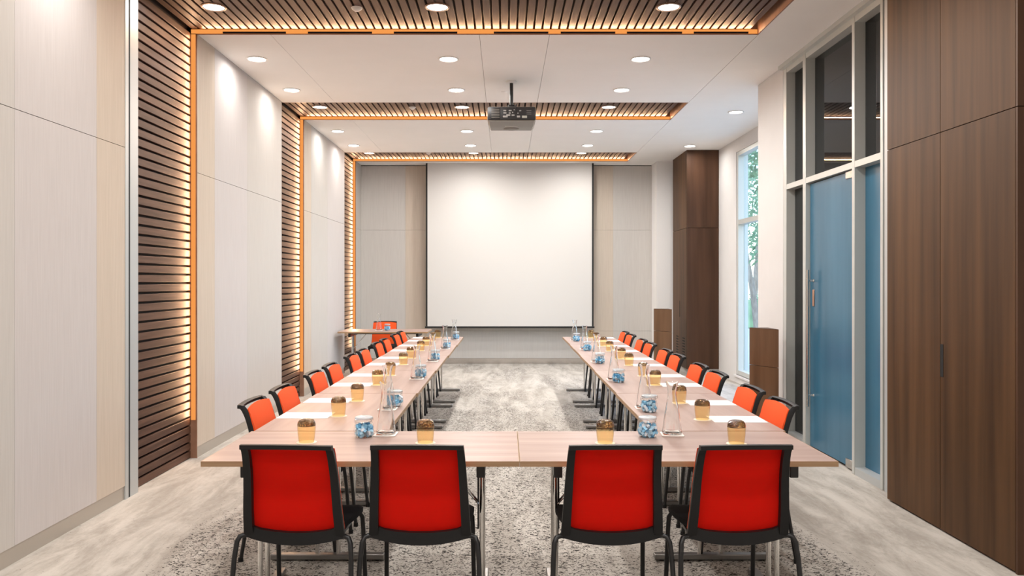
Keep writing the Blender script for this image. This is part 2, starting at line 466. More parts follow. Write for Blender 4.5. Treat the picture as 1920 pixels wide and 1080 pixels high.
# ceiling: backing slab, plaster panels, slat bays
cl = MB().box(XL - .3, 3.9, NEAR, BACK + .12, H + .12, H + .2).build('ceiling', M['back_board']); tag(cl, kind='structure')
cxs = [XL, -2.03, -.222, .385, XREC]
def cpanel(x0, x1, y0, y1):
    MB().box(x0 + .0015, x1 - .0015, y0, y1, H, H + .04).build('panel', M['ceiling'], cl)
for (y0, y1) in ((NEAR, 5.83), (6.875, 9.495), (10.525, 13.195), (14.185, BACK + .02)):
    for i in range(4): cpanel(cxs[i], cxs[i + 1], y0, y1)
for (y0, y1) in ((NEAR, 4.6), (4.6, 8.0), (8.0, 11.2), (11.2, BACK + .02)): cpanel(XREC + .002, 3.88, y0 + .0005, y1 - .0005)
for bi, (y0, y1) in enumerate(BAYS):
    first = None
    for k in range(67):
        x = SX + .012 + k * SP
        if x + .057 > XREC: break
        if first is None:
            first = MB().rbox(0, .0545, y0 + .012, y1 - .012, H + .043, H + .063, .002, 1, smooth=False).build('slat', M['slat_ceiling'], cl); o = first
        else:
            o = first.copy(); COL.objects.link(o)
        o.location = (x, 0, 0)
    MB().box(XL - .085, XREC, y1 - .008, y1 + .003, H - .002, H + .11).build('fascia', M['fascia'], cl)
    MB().box(XL - .085, XREC, y0 - .003, y0 + .008, H, H + .11).build('fascia', M['fascia'], cl)
    MB().box(XREC - .010, XREC + .001, y0 + .009, y1 - .009, H - .002, H + .11).build('fascia', M['fascia'], cl)
    # led light at the far edge of each bay; glowing amber strips imitate lit wood
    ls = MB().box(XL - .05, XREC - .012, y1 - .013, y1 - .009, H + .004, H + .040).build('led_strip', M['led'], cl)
    la = bpy.data.lights.new('led_light', 'AREA'); la.shape = 'RECTANGLE'; la.size = XREC - XL - .1; la.size_y = .012
    la.energy = LED_CEIL_W; la.color = LED_COL
    lo = bpy.data.objects.new('led_light', la); COL.objects.link(lo); lo.parent = cl
    lo.location = ((XREC + XL) / 2, y1 - .018, H + .026)
    d = Vector((0, -1, .2)).normalized(); lo.rotation_euler = d.to_track_quat('-Z', 'Y').to_euler()
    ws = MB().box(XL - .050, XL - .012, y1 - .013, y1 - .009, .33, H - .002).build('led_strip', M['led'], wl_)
    la = bpy.data.lights.new('led_light', 'AREA'); la.shape = 'RECTANGLE'; la.size = .012; la.size_y = H - .36
    la.energy = LED_WALL_W; la.color = LED_COL
    lo = bpy.data.objects.new('led_light', la); COL.objects.link(lo); lo.parent = wl_
    lo.location = (XL - .029, y1 - .019, (.33 + H) / 2)
    d = Vector((-.2, -1, 0)).normalized()
    zax = -d; yax = Vector((0, 0, 1)); xax = yax.cross(zax).normalized()
    lo.rotation_euler = Matrix((xax, yax, zax)).transposed().to_euler()
# air slots in the nearest fascia
for a, b in ((-2.434, -1.89), (-1.70, -1.148), (-.959, -.412), (-.097, .373), (.48, .95), (1.051, 1.526), (1.628, 2.098)):
    MB().box(a, b, 6.850, 6.8565, H + .003, H + .019).build('air_slot', M['gap'], cl)

# right side near: tall wall of walnut cabinet doors
t = empty('wall_cabinet', (XR, 4.135, 0)); tag(t, 'tall walnut wall cabinet with flush doors beside the glazed entrance', 'cabinet')
def loc_box(name, m, x0, x1, y0, y1, z0, z1, par=None):
    p = par or t; L = t.location
    return MB().box(x0 - L.x, x1 - L.x, y0 - L.y, y1 - L.y, z0 - L.z, z1 - L.z).build(name, m, p)
loc_box('body', M['wood_dark'], XR + .022, 3.28, 4.155, 5.545, 0, H - .003)
loc_box('end_panel', M['wood_dark'], XR + .001, 3.28, 4.135, 4.153, 0, 2.438)
loc_box('end_panel', M['wood_dark'], XR + .001, 3.28, 4.135, 4.153, 2.443, H - .003)
for y0, y1 in ((4.156, 4.867), (4.873, 5.545)):
    loc_box('door', M['wood'], XR, XR + .02, y0, y1, .012, 2.438)
    loc_box('upper_panel', M['wood'], XR, XR + .02, y0, y1, 2.443, H - .004)
loc_box('finger_pull', M['gap'], XR - .002, XR + .003, 4.835, 4.8665, .945, 1.144)
tag(MB().box(3.28, 3.36, NEAR, 5.6, 0, H).build('wall_right', M['white_wall']), kind='structure')
tag(MB().box(XL - .1, 3.36, NEAR - .1, NEAR, 0, H).build('wall_front', M['white_wall']), kind='structure')
# right aluminium channel
t_ = MB().box(2.757, 2.86, 5.556, 5.74, 0, H, 0)
t_.box(2.757, 2.86, 5.74, 5.774, 0, H, 0).box(2.775, 2.86, 5.774, 5.80, 0, H, 1)
tag(t_.build('trim_2', [M['alu'], M['gap']]), kind='structure')

# glazed screen with the blue door
GX = 2.756
wn_ = empty('window_1', (0, 0, 0)); tag(wn_, kind='structure')
for y0, y1 in ((5.80, 5.84), (6.27, 6.317), (7.29, 7.36), (7.79, 7.875)):
    MB().rbox(GX, 2.862, y0, y1, 0, 3.62, .003, 1, smooth=False).build('mullion', M['alu_frame'], wn_)
for y0, y1 in ((5.84, 6.27), (6.317, 7.29), (7.36, 7.79)):
    MB().box(GX + .003, 2.862, y0, y1, 2.425, 2.475).build('transom', M['alu_frame'], wn_)
    MB().box(GX + .003, 2.862, y0, y1, 3.57, 3.62).build('head_rail', M['alu_frame'], wn_)
MB().box(GX + .003, 2.862, 5.84, 6.27, 0, .06).build('sill', M['alu'], wn_)
MB().box(GX + .003, 2.862, 7.36, 7.79, 0, .06).build('sill', M['alu'], wn_)
for y0, y1 in ((5.84, 6.27), (6.317, 7.29), (7.36, 7.79)):
    MB().box(2.843, 2.851, y0, y1, 2.475, 3.57).build('pane', M['dark_glass'], wn_)
MB().box(2.843, 2.851, 7.36, 7.79, .06, 2.425).build('pane', M['dark_glass'], wn_)
MB().box(2.843, 2.851, 5.84, 6.27, .06, 2.425).build('pane', M['blue_glass'], wn_)
tag(MB().box(2.715, 2.88, 5.55, 7.9, 3.62, H).build('trim_3', M['alu_frame']), kind='structure')
dr = empty('door_1', (2.795, 6.33, 0)); tag(dr, kind='structure')
MB().rbox(0, .012, 0, .95, .022, 2.415, .002, 1, smooth=False).build('pane', M['blue_glass'], dr)
hd = MB().tube([(-.055, .865, .393), (-.055, .865, 1.63)], .0125, 14).build('handle', M['steel'], dr)
for z in (.495, 1.533):
    MB().tube([(-.055, .865, z), (-.012, .865, z), (-.0005, .865, z)], [.010, .010, .014], 12).build('standoff', M['chrome'], hd)
MB().rbox(-.006, .0, .845, .885, 1.30, 1.45, .002, 1, smooth=False).build('lock_plate', M['copper'], dr)
MB().rbox(-.012, .022, .0, .17, 2.36, 2.42, .004, 1, smooth=False).build('hinge', M['steel'], dr)
MB().rbox(-.012, .022, .0, .17, .012, .085, .004, 1, smooth=False).build('hinge', M['steel'], dr)
# corridor beyond the glass
cv = MB(); cv.box(4.7, 4.8, 5.3, 8.0, 0, H).box(2.9, 4.8, 5.62, 5.72, 0, H).box(2.87, 4.8, 7.9, 8.0, 0, H).box(2.88, 4.8, 5.7, 8.0, -.05, 0).box(2.88, 4.8, 5.7, 8.0, H, H + .1)
tag(cv.build('wall_corridor', M['corridor']), kind='structure')
# white column and alcove
tag(MB().rbox(2.756, 3.66, 7.88, 8.66, 0, H, .004, 1, smooth=False).build('column_1', M['white_wall']), kind='structure')
WX = 3.48
aw = MB(); aw.box(WX, 3.66, 8.661, 8.9, 0, H).box(WX, 3.66, 11.97, BACK + .1, 0, H).box(WX, 3.66, 8.9, 11.97, 0, .12).box(WX, 3.66, 8.9, 11.97, 3.46, H)
tag(aw.build('wall_alcove', M['white_wall']), kind='structure')
w2 = empty('window_2', (0, 0, 0)); tag(w2, kind='structure')
for y0, y1 in ((8.9, 8.97), (10.40, 10.47), (11.90, 11.97)):
    MB().box(WX + .012, 3.60, y0, y1, .12, 3.46).build('mullion', M['alu_frame'], w2)
for y0, y1 in ((8.97, 10.40), (10.47, 11.90)):
    for z0, z1 in ((.12, .19), (2.37, 2.44), (3.40, 3.46)):
        MB().box(WX + .014, 3.60, y0, y1, z0, z1).build('rail', M['alu_frame'], w2)
    for z0, z1 in ((.19, 2.37), (2.44, 3.40)):
        MB().box(3.575, 3.583, y0, y1, z0, z1).build('pane', M['window_glass'], w2)
tag(MB().box(WX - .03, WX + .02, 8.85, 12.02, .095, .12).build('trim_4', M['white_wall']), kind='structure')

# outside: paving, a hedge and trees
tag(MB().box(3.7, 40, 0, 60, -.3, -.02).build('ground', M['ground']), kind='structure')
def leaves(centre, rad, n, size):
    mb = MB()
    for _ in range(n):
        d = Vector((random.gauss(0, 1), random.gauss(0, 1), random.gauss(0, 1))).normalized() * (random.random() ** .4)
        c = Vector(centre) + Vector((d.x * rad[0], d.y * rad[1], d.z * rad[2]))
        a = Vector((random.gauss(0, 1), random.gauss(0, 1), random.gauss(0, 1))).normalized()
        b = a.orthogonal().normalized(); s = size * random.uniform(.6, 1.3)
        mb.add([c - a * s, c + b * s * .4, c + a * s, c - b * s * .4], [(0, 1, 2, 3)])
    return mb
def tree(x, y, lean, hh, rad, label, n=900):
    o = empty('tree', (x, y, -.02)); tag(o, label, 'tree', 'trees outside the window')
    MB().tube([(0, 0, 0), (lean * .3, lean * .1, hh * .35), (lean * .75, lean * .2, hh * .7), (lean, lean * .3, hh)], [.10, .08, .065, .03], 9).build('trunk', M['bark'], o)
    c = leaves((lean, lean * .3, hh * 1.05), rad, n, .13).build('foliage', M['leaf'], o); c['kind'] = 'stuff'
tree(7.0, 22.0, -.5, 3.4, (1.5, 1.6, 1.6), 'slim tree with leaning pale trunk beyond the tall window', 700)
tree(8.9, 28.5, .4, 4.6, (2.3, 2.3, 2.6), 'leafy tree standing farther out beyond the tall window', 1100)
tree(10.6, 34.0, .4, 5.4, (2.6, 2.4, 3.2), 'tallest green tree at the back beyond the tall window', 1300)
tree(5.7, 17.6, .2, 4.6, (1.3, 1.3, 1.0), 'tree with high crown close outside the tall window', 600)
hg = empty('hedge', (9.5, 26, 0)); tag(hg, 'low clipped hedge standing outside beyond the tall window', 'hedge')
MB().rbox(-3, 3, -.3, .3, -.02, .9, .06, 2).build('core', M['leaf'], hg)
c = leaves((0, 0, .6), (3.1, .5, .55), 1200, .09).build('foliage', M['leaf'], hg); c['kind'] = 'stuff'

# far walnut cabinet
t = empty('cabinet', (2.96, 12.93, 0)); tag(t, 'full-height dark walnut cabinet standing beside the tall window', 'cabinet')
loc_box('plinth', M['white_wall'], 2.985, WX - .002, 12.96, 14.0, 0, .093)
loc_box('body', M['wood_dark'], 2.98, WX - .002, 12.95, 14.0, .093, H - .003)
for z0, z1 in ((.093, 2.388), (2.394, H - .003)):
    loc_box('front_panel', M['wood_dark'], 2.961, WX - .003, 12.93, 12.949, z0, z1)
    loc_box('door', M['wood'], 2.958, 2.979, 12.952, 13.47, z0, z1)
    loc_box('door', M['wood'], 2.958, 2.979, 13.476, 14.0, z0, z1)
loc_box('finger_pull', M['gap'], 2.955, 2.960, 13.44, 13.468, .92, 1.19)
for c0 in (13.08, 13.56):
    for k in range(7): loc_box('vent_slot', M['gap'], 2.956, 2.960, c0, c0 + .17, .30 + k * .045, .318 + k * .045)

# two low curved stands in front of the white columns
def make_stand():
    o = empty('stand'); o['category'] = 'stand'
    def ring(z, off=0.0):
        pts = []
        for k in range(13):
            a = k / 12
            x = .02 + .18 * a; y = .10 - .31 * (a * .65 + .35 * math.sin(a * math.pi * .5))
            pts.append((x + off * .3, y + off, z))
        pts += [(.20 + off * .3, .11, z), (.02 + off * .3, .11, z)]
        return pts
    for z0, z1 in ((.0, .700), (.704, 1.063)):
        MB().sweep([ring(z0), ring(z1)], smooth=False).build('shell', M['stand_wood'], o)
    MB().sweep([ring(1.0635, .006), ring(1.068, .006)], smooth=False).build('top', M['wood_dark'], o)
    return o
stand = Proto(make_stand)
stand((2.40, 7.76, 0), 0, 'low walnut stand with curved face before the white column by the glass door', 'curved walnut stands')
st_ = stand((2.435, 13.05, 0), 0, 'low walnut stand with curved face beside the far walnut cabinet', 'curved walnut stands')

st_.scale = (1.3, 1, 1)

# ------------------------------------------------------------------ downlights and ceiling fittings
def make_light(rim, watts):
    def mk():
        o = empty('downlight'); o['category'] = 'light'
        MB().lathe([(.098, 0), (.098, -.006), (.086, -.010), (.080, -.004), (.078, .0)], 32).build('rim', M[rim], o)
        MB().add([(0, 0, -.0035)] + [(.080 * math.cos(2 * math.pi * k / 32), .080 * math.sin(2 * math.pi * k / 32), -.0035) for k in range(32)],
                 [(0, k + 1, (k + 1) % 32 + 1) for k in range(32)]).build('lens', M['lens'], o)
        la = bpy.data.lights.new('lamp', 'AREA'); la.shape = 'DISK'; la.size = .15; la.energy = watts; la.color = LAMP_COL; la.spread = R(172)
        l = bpy.data.objects.new('lamp', la); COL.objects.link(l); l.parent = o; l.location = (0, 0, -.012)
        return o
    return Proto(mk)
dl_white = make_light('rim', LAMP_W); dl_slat = make_light('rim_bronze', LAMP_W); dl_wall = make_light('rim', LAMP_W * .27); dl_swall = make_light('rim_bronze', LAMP_W * .4); dl_side = make_light('rim', LAMP_W * .42); dl_near = make_light('rim', LAMP_W * .8); dl_nwall = make_light('rim', LAMP_W * .4)
POS = ['nearest the slatted wall', 'middle of three', 'nearest the window side']
for bi, (y, nm) in enumerate(((6.30, 'first'), (9.93, 'second'), (13.52, 'third'))):
    for i, x in enumerate((-2.31, -.538, 1.297)):
        (dl_slat if i else dl_swall)((x, y, H + .043), 0, 'round downlight in the %s slatted ceiling recess, %s' % (nm, POS[i]), 'downlights in the slatted ceiling recesses')
for bi, (y, nm) in enumerate(((7.62, 'first row from the front'), (8.86, 'second row from the front'), (11.3, 'third row from the front'), (12.5, 'fourth row from the front'))):
    for i, x in enumerate((-2.38, -.543, 1.300)):
        (dl_white if i else dl_wall)((x, y, H), 0, 'round downlight in white ceiling, %s, %s' % (nm, POS[i]), 'downlights in the white ceiling')
dl_side((2.91, 10.02, H), 0, 'round downlight in the side ceiling strip before the tall window', 'downlights in the side ceiling strip')
dl_side((2.92, 12.55, H), 0, 'round downlight in the side ceiling strip in front of the far cabinet', 'downlights in the side ceiling strip')
for y in (-2.2, -.2, 1.7, 3.2, 4.6):
    for x in (-2.3, -.543, 1.30):
        (dl_near if x > -2 else dl_nwall)((x, y, H), 0, 'round downlight in the white ceiling ahead of the slatted recesses', 'downlights over the near end of the room')
def make_det():
    o = MB().lathe([(.0, -.028), (.018, -.028), (.030, -.020), (.040, -.012), (.045, 0), (.0, 0)], 20).build('smoke_detector', M['detector']); o['category'] = 'detector'
    return o
det = Proto(make_det)
for x, y, nm in ((-1.18, 6.32, 'first'), (-1.16, 9.95, 'second'), (-1.30, 13.5, 'third')):
    det((x, y, H + .043), 0, 'small white ceiling detector in the %s slatted recess' % nm, 'ceiling detectors')

# projector on its pole
t = empty('projector', (.068, 8.25, 3.19)); tag(t, 'grey and black projector hanging by a black pole from the ceiling', 'projector')
def pbox(name, m, x0, x1, y0, y1, z0, z1, r=.006, par=None):
    return MB().rbox(x0, x1, y0, y1, z0, z1, r, 2).build(name, m, par or t)
case = MB()
def pring(y, hw, z0, z1): return [(-hw, y, z0 + .02), (-hw + .02, y, z0), (hw - .02, y, z0), (hw, y, z0 + .02), (hw, y, z1 - .015), (hw - .015, y, z1), (-hw + .015, y, z1), (-hw, y, z1 - .015)]
case.sweep([pring(.012, .252, 0, .150), pring(.25, .250, -.004, .150), pring(.52, .240, -.002, .14), pring(.56, .225, .012, .12)], smooth=False)
case.build('case', M['proj_body'], t)
pbox('rear_panel', M['proj_rear'], -.246, .246, 0, .014, .012, .145, .004)
rp = pbox('intake_grille', M['proj_rear'], -.215, -.12, -.006, .002, .022, .135, .002)
for k in range(6): MB().box(-.21, -.125, -.009, -.005, .03 + k * .017, .036 + k * .017).build('louvre', M['proj_body'], rp)
for x, z, w, h in ((-.085, .10, .030, .014), (-.03, .10, .030, .014), (-.085, .075, .032, .014), (-.03, .075, .022, .012), (.005, .082, .012, .012), (-.09, .035, .05, .02), (-.055, .05, .04, .018), (.0, .052, .03, .014), (.055, .035, .034, .02), (.06, .075, .012, .010), (.08, .1, .02, .012), (.02, .11, .014, .01)):
    pbox('socket', M['proj_grey'], x, x + w, -.006, .002, z, z + h, .002)
pbox('rating_plate', plain('pale plate', (.36, .34, .29), .5), .108, .160, -.003, .002, .030, .055, .001)
for k in range(3): pbox('vent_mark', M['proj_grey'], .155, .205, -.002, .002, .07 + k * .018, .073 + k * .018, .0005)
MB().box(-.07, .065, .25, .27, -.0065, -.003).build('name_strip', plain('pale strip', (.55, .52, .47), .5), t)
MB().lathe([(0, -.012), (.06, -.012), (.085, -.006), (.09, 0)], 24, c=(0, .42, 0)).build('lens_cover', M['proj_body'], t)
pl = MB().tube([(0, .24, .17), (0, .24, H - 3.19 - .006)], .019, 14).build('pole', M['black_metal'], t)
MB().lathe([(0, .0), (.055, 0), (.06, -.012), (.03, -.02), (0, -.02)], 20, c=(0, .24, H - 3.19)).build('ceiling_plate', M['ceiling'], t)
mt = pbox('mount_head', M['black_metal'], -.035, .035, .20, .28, .158, .215, .006)
for s in (-1, 1):
    MB().tube([(s * .02, .24, .18), (s * .10, .22, .165), (s * .13, .16, .150)], .010, 8).build('mount_arm', M['black_metal'], mt)
    MB().tube([(s * .045, .24, .20), (s * .022, .24, .20)], .012, 8).build('knob', M['black_metal'], mt)
MB().tube([(.03, .20, .19), (.06, .1, .2), (.05, .0, .16), (.04, -.012, .12), (.035, -.014, .085)], .004, 6).build('cable', M['black'], t)
tag(MB().lathe([(0, -.006), (.03, -.006), (.04, 0), (0, 0)], 20).build('sprinkler_cover', M['ceiling'], loc=(-.005, 8.95, H)), 'small flat white sprinkler cover in the ceiling behind the projector', 'sprinkler')

# projection screen
t = empty('projection_screen', (.084, 14.40, .70)); tag(t, 'large white pull-down projection screen covering the back wall', 'screen')
MB().box(-1.49, 1.49, -.001, .001, .0, H - .70 - .002).build('cloth', M['screen'], t)
for s in (-1, 1): MB().box(min(s * 1.49, s * 1.52), max(s * 1.49, s * 1.52), -.0015, .0015, 0, H - .70 - .002).build('border', M['screen_black'], t)
MB().tube([(-1.535, 0, -.012), (1.535, 0, -.012)], .017, 10).build('bottom_bar', M['screen_black'], t)

# ------------------------------------------------------------------ tables
TL, TD, TH = 1.398, .70, .74
def make_table():
    o = empty('folding_table'); o['category'] = 'table'
    MB().box(-TL / 2 + .003, TL / 2 - .003, -TD / 2 + .003, TD / 2 - .003, TH - .024, TH).build('tabletop', M['laminate'], o)
    e = MB(); a, b = TL / 2, TD / 2
    e.box(-a, a, -b, -b + .0028, TH - .024, TH - .0005).box(-a, a, b - .0028, b, TH - .024, TH - .0005)
    e.box(-a, -a + .0028, -b + .0028, b - .0028, TH - .024, TH - .0005).box(a - .0028, a, -b + .0028, b - .0028, TH - .024, TH - .0005)
    e.build('edge_band', M['edge'], o)
    MB().box(-.50, .50, -.02, .02, TH - .060, TH - .026).build('rail', M['black_metal'], o)
    for s in (-1, 1):
        x = s * (TL / 2 - .172)
        MB().rbox(x - .019, x + .019, -.29, .29, TH - .088, TH - .026, .003, 1, smooth=False).build('bracket', M['black_metal'], o)
        for d in (-.058, .058):
            MB().tube([(x, d, .03), (x, d, TH - .088)], .0125, 12).build('leg', M['chrome'], o)
        f = MB().rbox(x - .024, x + .024, -.31, .31, .006, .036, .004, 1, smooth=False).build('foot', M['foot'], o)
        MB().lathe([(.0, 0), (.018, 0), (.018, .007), (0, .007)], 10, c=(x, -.27, 0)).lathe([(.0, 0), (.018, 0), (.018, .007), (0, .007)], 10, c=(x, .27, 0)).build('glide', M['black'], f)
        for d in (-.012, .012):
            MB().tube([(x, d, TH - .30), (x - s * .21, d, TH - .062)], .005, 8).build('brace', M['chrome'], o)
        MB().box(x - s * .02 - .004, x - s * .02 + .004, -.016, .016, TH - .40, TH - .088).build('lock_bar', M['black_metal'], o)
    return o
table = Proto(make_table)
G = 'folding tables set out in a U'
ROWS = {'L': dict(x0=-.977, k=.0064, name='slatted-wall row'), 'R': dict(x0=1.125, k=.005, name='glass-door row')}
table((-.636, 3.485 + TD / 2, 0), 0, 'pink-beige folding table of the near cross row, on the slatted wall side', G)
table((.764, 3.485 + TD / 2, 0), 0, 'pink-beige folding table of the near cross row, half on the glass door side', G)
Y0 = 4.19
def rowx(side, y): r = ROWS[side]; return r['x0'] + r['k'] * (y - 4.2)
for side in 'LR':
    for k in range(5):
        y = Y0 + 1.4 * k + .7
        table((rowx(side, y), y, 0), R(90), 'pink-beige folding table in the %s, %s behind the cross row' % (ROWS[side]['name'], ORD[k]), G)
table((-1.895, 12.30 + TD / 2, 0), 0, 'separate folding table with carafe and jar in the far corner by the wall', G)

# ------------------------------------------------------------------ chairs
def prof(z):
    """depth of the back at height z"""
    pts = [(.40, -.165), (.46, -.185), (.54, -.203), (.62, -.213), (.70, -.226), (.77, -.248), (.81, -.268), (.845, -.296)]
    for (a, ya), (b, yb) in zip(pts, pts[1:]):
        if z <= b: u = (z - a) / (b - a); return ya + (yb - ya) * u
    return pts[-1][1]
def halfw(z): return .222 - (z - .42) / .42 * .026
def make_chair():
    o = empty('mesh_back_chair'); o['category'] = 'chair'
    # seat
    n = 12; mb = MB()
    top = []
    secs = []
    for i in range(n + 1):
        u = i / n; y = -.150 + .380 * u
        hw = .192 + .026 * math.sin(min(1, u * 1.3) * math.pi / 2)
        if u > .85: hw -= .03 * ((u - .85) / .15) ** 2
        zt = .468 + .006 * math.cos(u * math.pi) - (.016 * ((u - .8) / .2) ** 2 if u > .8 else 0)
        zb = zt - .045 + (.02 * ((u - .8) / .2) ** 2 if u > .8 else 0)
        secs.append([(-hw, y, zb + .012), (-hw + .012, y, zb), (hw - .012, y, zb), (hw, y, zb + .012), (hw, y, zt - .012), (hw - .02, y, zt - .002), (0, y, zt - .006), (-hw + .02, y, zt - .002), (-hw, y, zt - .012)])
    mb.sweep(secs).build('seat', M['black_cloth'], o)
    # frame of the back: two side bars, lower bar, top rail that stands off behind the net as a grip
    fb = MB()
    for s in (-1, 1):
        secs = []
        zs = [.415 + (.837 - .415) * i / 14 for i in range(15)]
        for z in zs:
            xo = s * halfw(z); w = .040 - .010 * (z - .415) / .43; xi = xo - s * w
            y = prof(z); d = .013
            secs.append([(xo, y - d, z), (xo, y + d * .5, z), (xo - s * .006, y + d + .010, z), (xi, y + d, z), (xi, y - d, z)])
        fb.sweep(secs)
    secs = []
    for i in range(17):
        u = -1 + 2 * i / 16; x = u * .212
        sag = .030 * (1 - u * u)
        z0 = .412 - sag; z1 = .462 - sag * .75 + .022 * max(0, (abs(u) - .66) / .34) ** 2.2
        yc = prof(.42) - .012 * (1 - u * u)
        secs.append([(x, yc - .014, z0 + .004), (x, yc + .010, z0), (x, yc + .016, z1), (x, yc - .010, z1)])
    fb.sweep(secs)
    secs = []
    for i in range(17):
        u = -1 + 2 * i / 16; x = u * .196
        yc = prof(.842) - .012 * (1 - u * u); z = .838 - .004 * u * u
        secs.append([(x, yc - .012, z - .012), (x, yc + .010, z - .014), (x, yc + .016, z + .003), (x, yc + .004, z + .008), (x, yc - .012, z + .006)])
    fb.sweep(secs)
    fb.build('back_frame', M['black'], o)
    # net
    nu, nv = 12, 14; V = []; FS = []; mi = []
    for side in (0, 1):
        for j in range(nv + 1):
            v = j / nv
            for i in range(nu + 1):
                u = -1 + 2 * i / nu
                zb = .452 - .024 * (1 - u * u); zt = .834 - .014 * u * u
                z = zb + (zt - zb) * v
                x = u * (halfw(z) - .003)
                edge = .022
                y = prof(z) + edge + .012 * math.sin(v * math.pi) * (1 - u * u) 
                if v > .85: y += .010 * ((v - .85) / .15)
                V.append((x, y - (.006 if side else 0), z))
    st = (nu + 1) * (nv + 1)
    mb = MB()
    fr = [(j * (nu + 1) + i, j * (nu + 1) + i + 1, (j + 1) * (nu + 1) + i + 1, (j + 1) * (nu + 1) + i) for j in range(nv) for i in range(nu)]
    rim = [j * (nu + 1) + 0 for j in range(nv + 1)] + [nv * (nu + 1) + i for i in range(1, nu + 1)] + [j * (nu + 1) + nu for j in range(nv - 1, -1, -1)] + [i for i in range(nu - 1, 0, -1)]
    mb.add(V, fr, 0, True)
    for f in fr: mb.f.append([i + st for i in f][::-1]); mb.mi.append(1); mb.sm.append(True)
    for a, b in zip(rim, rim[1:] + rim[:1]): mb.f.append([a, b, b + st, a + st]); mb.mi.append(0); mb.sm.append(False)
    net = mb.build('backrest_net', [M['orange'], M['red']], o); net['label'] = 'orange net, red from behind'
    # legs and seat tubes
    for s in (-1, 1):
        MB().tube([(s * .195, -.165, .418), (s * .222, -.178, .424), (s * .240, -.186, .419), (s * .250, -.195, .398), (s * .256, -.21, .33), (s * .268, -.262, .012)], .0112, 10).build('leg', M['black_metal'], o)
        MB().tube([(s * .175, .165, .420), (s * .196, .192, .418), (s * .206, .206, .395), (s * .209, .214, .33), (s * .214, .245, .012)], .0112, 10).build('leg', M['black_metal'], o)
        MB().tube([(s * .195, -.165, .418), (s * .19, 0, .420), (s * .175, .165, .420)], .010, 8).build('seat_tube', M['black_metal'], o)
    g = MB()
    for s in (-1, 1):
        for x, y in ((s * .268, -.2625), (s * .214, .2455)): g.lathe([(0, 0), (.014, 0), (.014, .022), (0, .022)], 10, c=(x, y, 0))
    for k, (x, y) in enumerate(((-.268, -.2625), (.268, -.2625), (-.214, .2455), (.214, .2455))):
        MB().lathe([(0, 0), (.014, 0), (.014, .022), (0, .022)], 10, c=(x, y, 0)).build('foot_cap', M['black'], o)
    return o
chair = Proto(make_chair)
for i, (x, dx) in enumerate(((-.905, R(-3.2)), (-.367, R(-.6)), (.461, R(.8)), (1.004, R(2.0)))):
    w = ['nearest the slatted wall', 'second from the slatted wall', 'third from the slatted wall', 'nearest the glass door'][i]
    chair((x, 3.635, 0), dx, 'red net back chair in the cross row, %s' % w, 'chairs along the near cross row')
OFFS = {'L': (.415, .985), 'R': (.385, .955)}
for side in 'LR':
    for k in range(10):
        y = Y0 + 1.4 * (k // 2) + OFFS[side][k % 2]
        x = rowx(side, y) + (-.206 if side == 'L' else .19)
        chair((x, y, 0), R(-90) if side == 'L' else R(90), 'orange net back chair in the %s, %s from the cross row' % (ROWS[side]['name'], ORD[k]), 'chairs along the ' + ROWS[side]['name'])
chair((-2.03, 13.18, 0), R(180), 'orange net back chair behind the separate table in the far corner', 'chairs by the back wall')

# ------------------------------------------------------------------ table ware
def make_cup():
    o = empty('tumbler'); o['category'] = 'glass'
    outer = [(.0365, 0), (.0395, .018), (.0425, .045), (.0440, .068), (.0440, .080)]
    MB().lathe(outer + [(.0425, .080), (.0422, .068), (.0408, .045), (.0378, .018), (.0350, 0), (.0365, 0)], 28).build('bowl', M['amber'], o)
    b = MB().lathe([(0, .078), (.030, .079), (.0440, .0805), (.0436, .090), (.041, .100), (.035, .108), (.026, .1125), (.018, .111), (.010, .1135), (0, .1125)], 28)
    b.build('base', M['amber_base'], o)
    return o
cup = Proto(make_cup)
m_ = M['amber_base']; n_ = m_.node_tree.nodes; l_ = m_.node_tree.links
tc_ = n_.new('ShaderNodeTexCoord'); v_ = n_.new('ShaderNodeTexNoise'); v_.inputs['Scale'].default_value = 85; v_.inputs['Distortion'].default_value = 1.5
l_.new(tc_.outputs['Object'], v_.inputs['Vector']); c_ = n_.new('ShaderNodeValToRGB')
c_.color_ramp.elements[0].position = .50; c_.color_ramp.elements[0].color = (.10, .035, .008, 1)  # dark and bright mottle paints the refraction of the thick base into its colour
c_.color_ramp.elements[1].position = .59; c_.color_ramp.elements[1].color = (.98, .72, .30, 1)
l_.new(v_.outputs['Fac'], c_.inputs[0]); l_.new(c_.outputs[0], n_['Principled BSDF'].inputs['Base Color'])
def make_disc():
    o = MB().lathe([(0, 0), (.049, 0), (.049, .0016), (0, .0016)], 28, smooth=False).build('paper_disc', M['doily']); o['category'] = 'coaster'
    return o
disc = Proto(make_disc)
def make_paper():
    mb = MB(); mb.box(-.148, .148, -.105, .105, 0, .0012)
    o = mb.build('paper_sheet', M['paper']); o['category'] = 'paper'
    return o
paper = Proto(make_paper)
def make_coaster():
    o = empty('square_coaster'); o['category'] = 'coaster'
    MB().rbox(-.056, .056, -.056, .056, 0, .006, .0025, 2).build('card', M['coaster'], o)
    p = MB().box(-.046, -.012, -.044, .03, .0061, .0064).build('printed_patch', plain('salmon print', (.66, .27, .17), .6), o)
    return o
coaster = Proto(make_coaster)
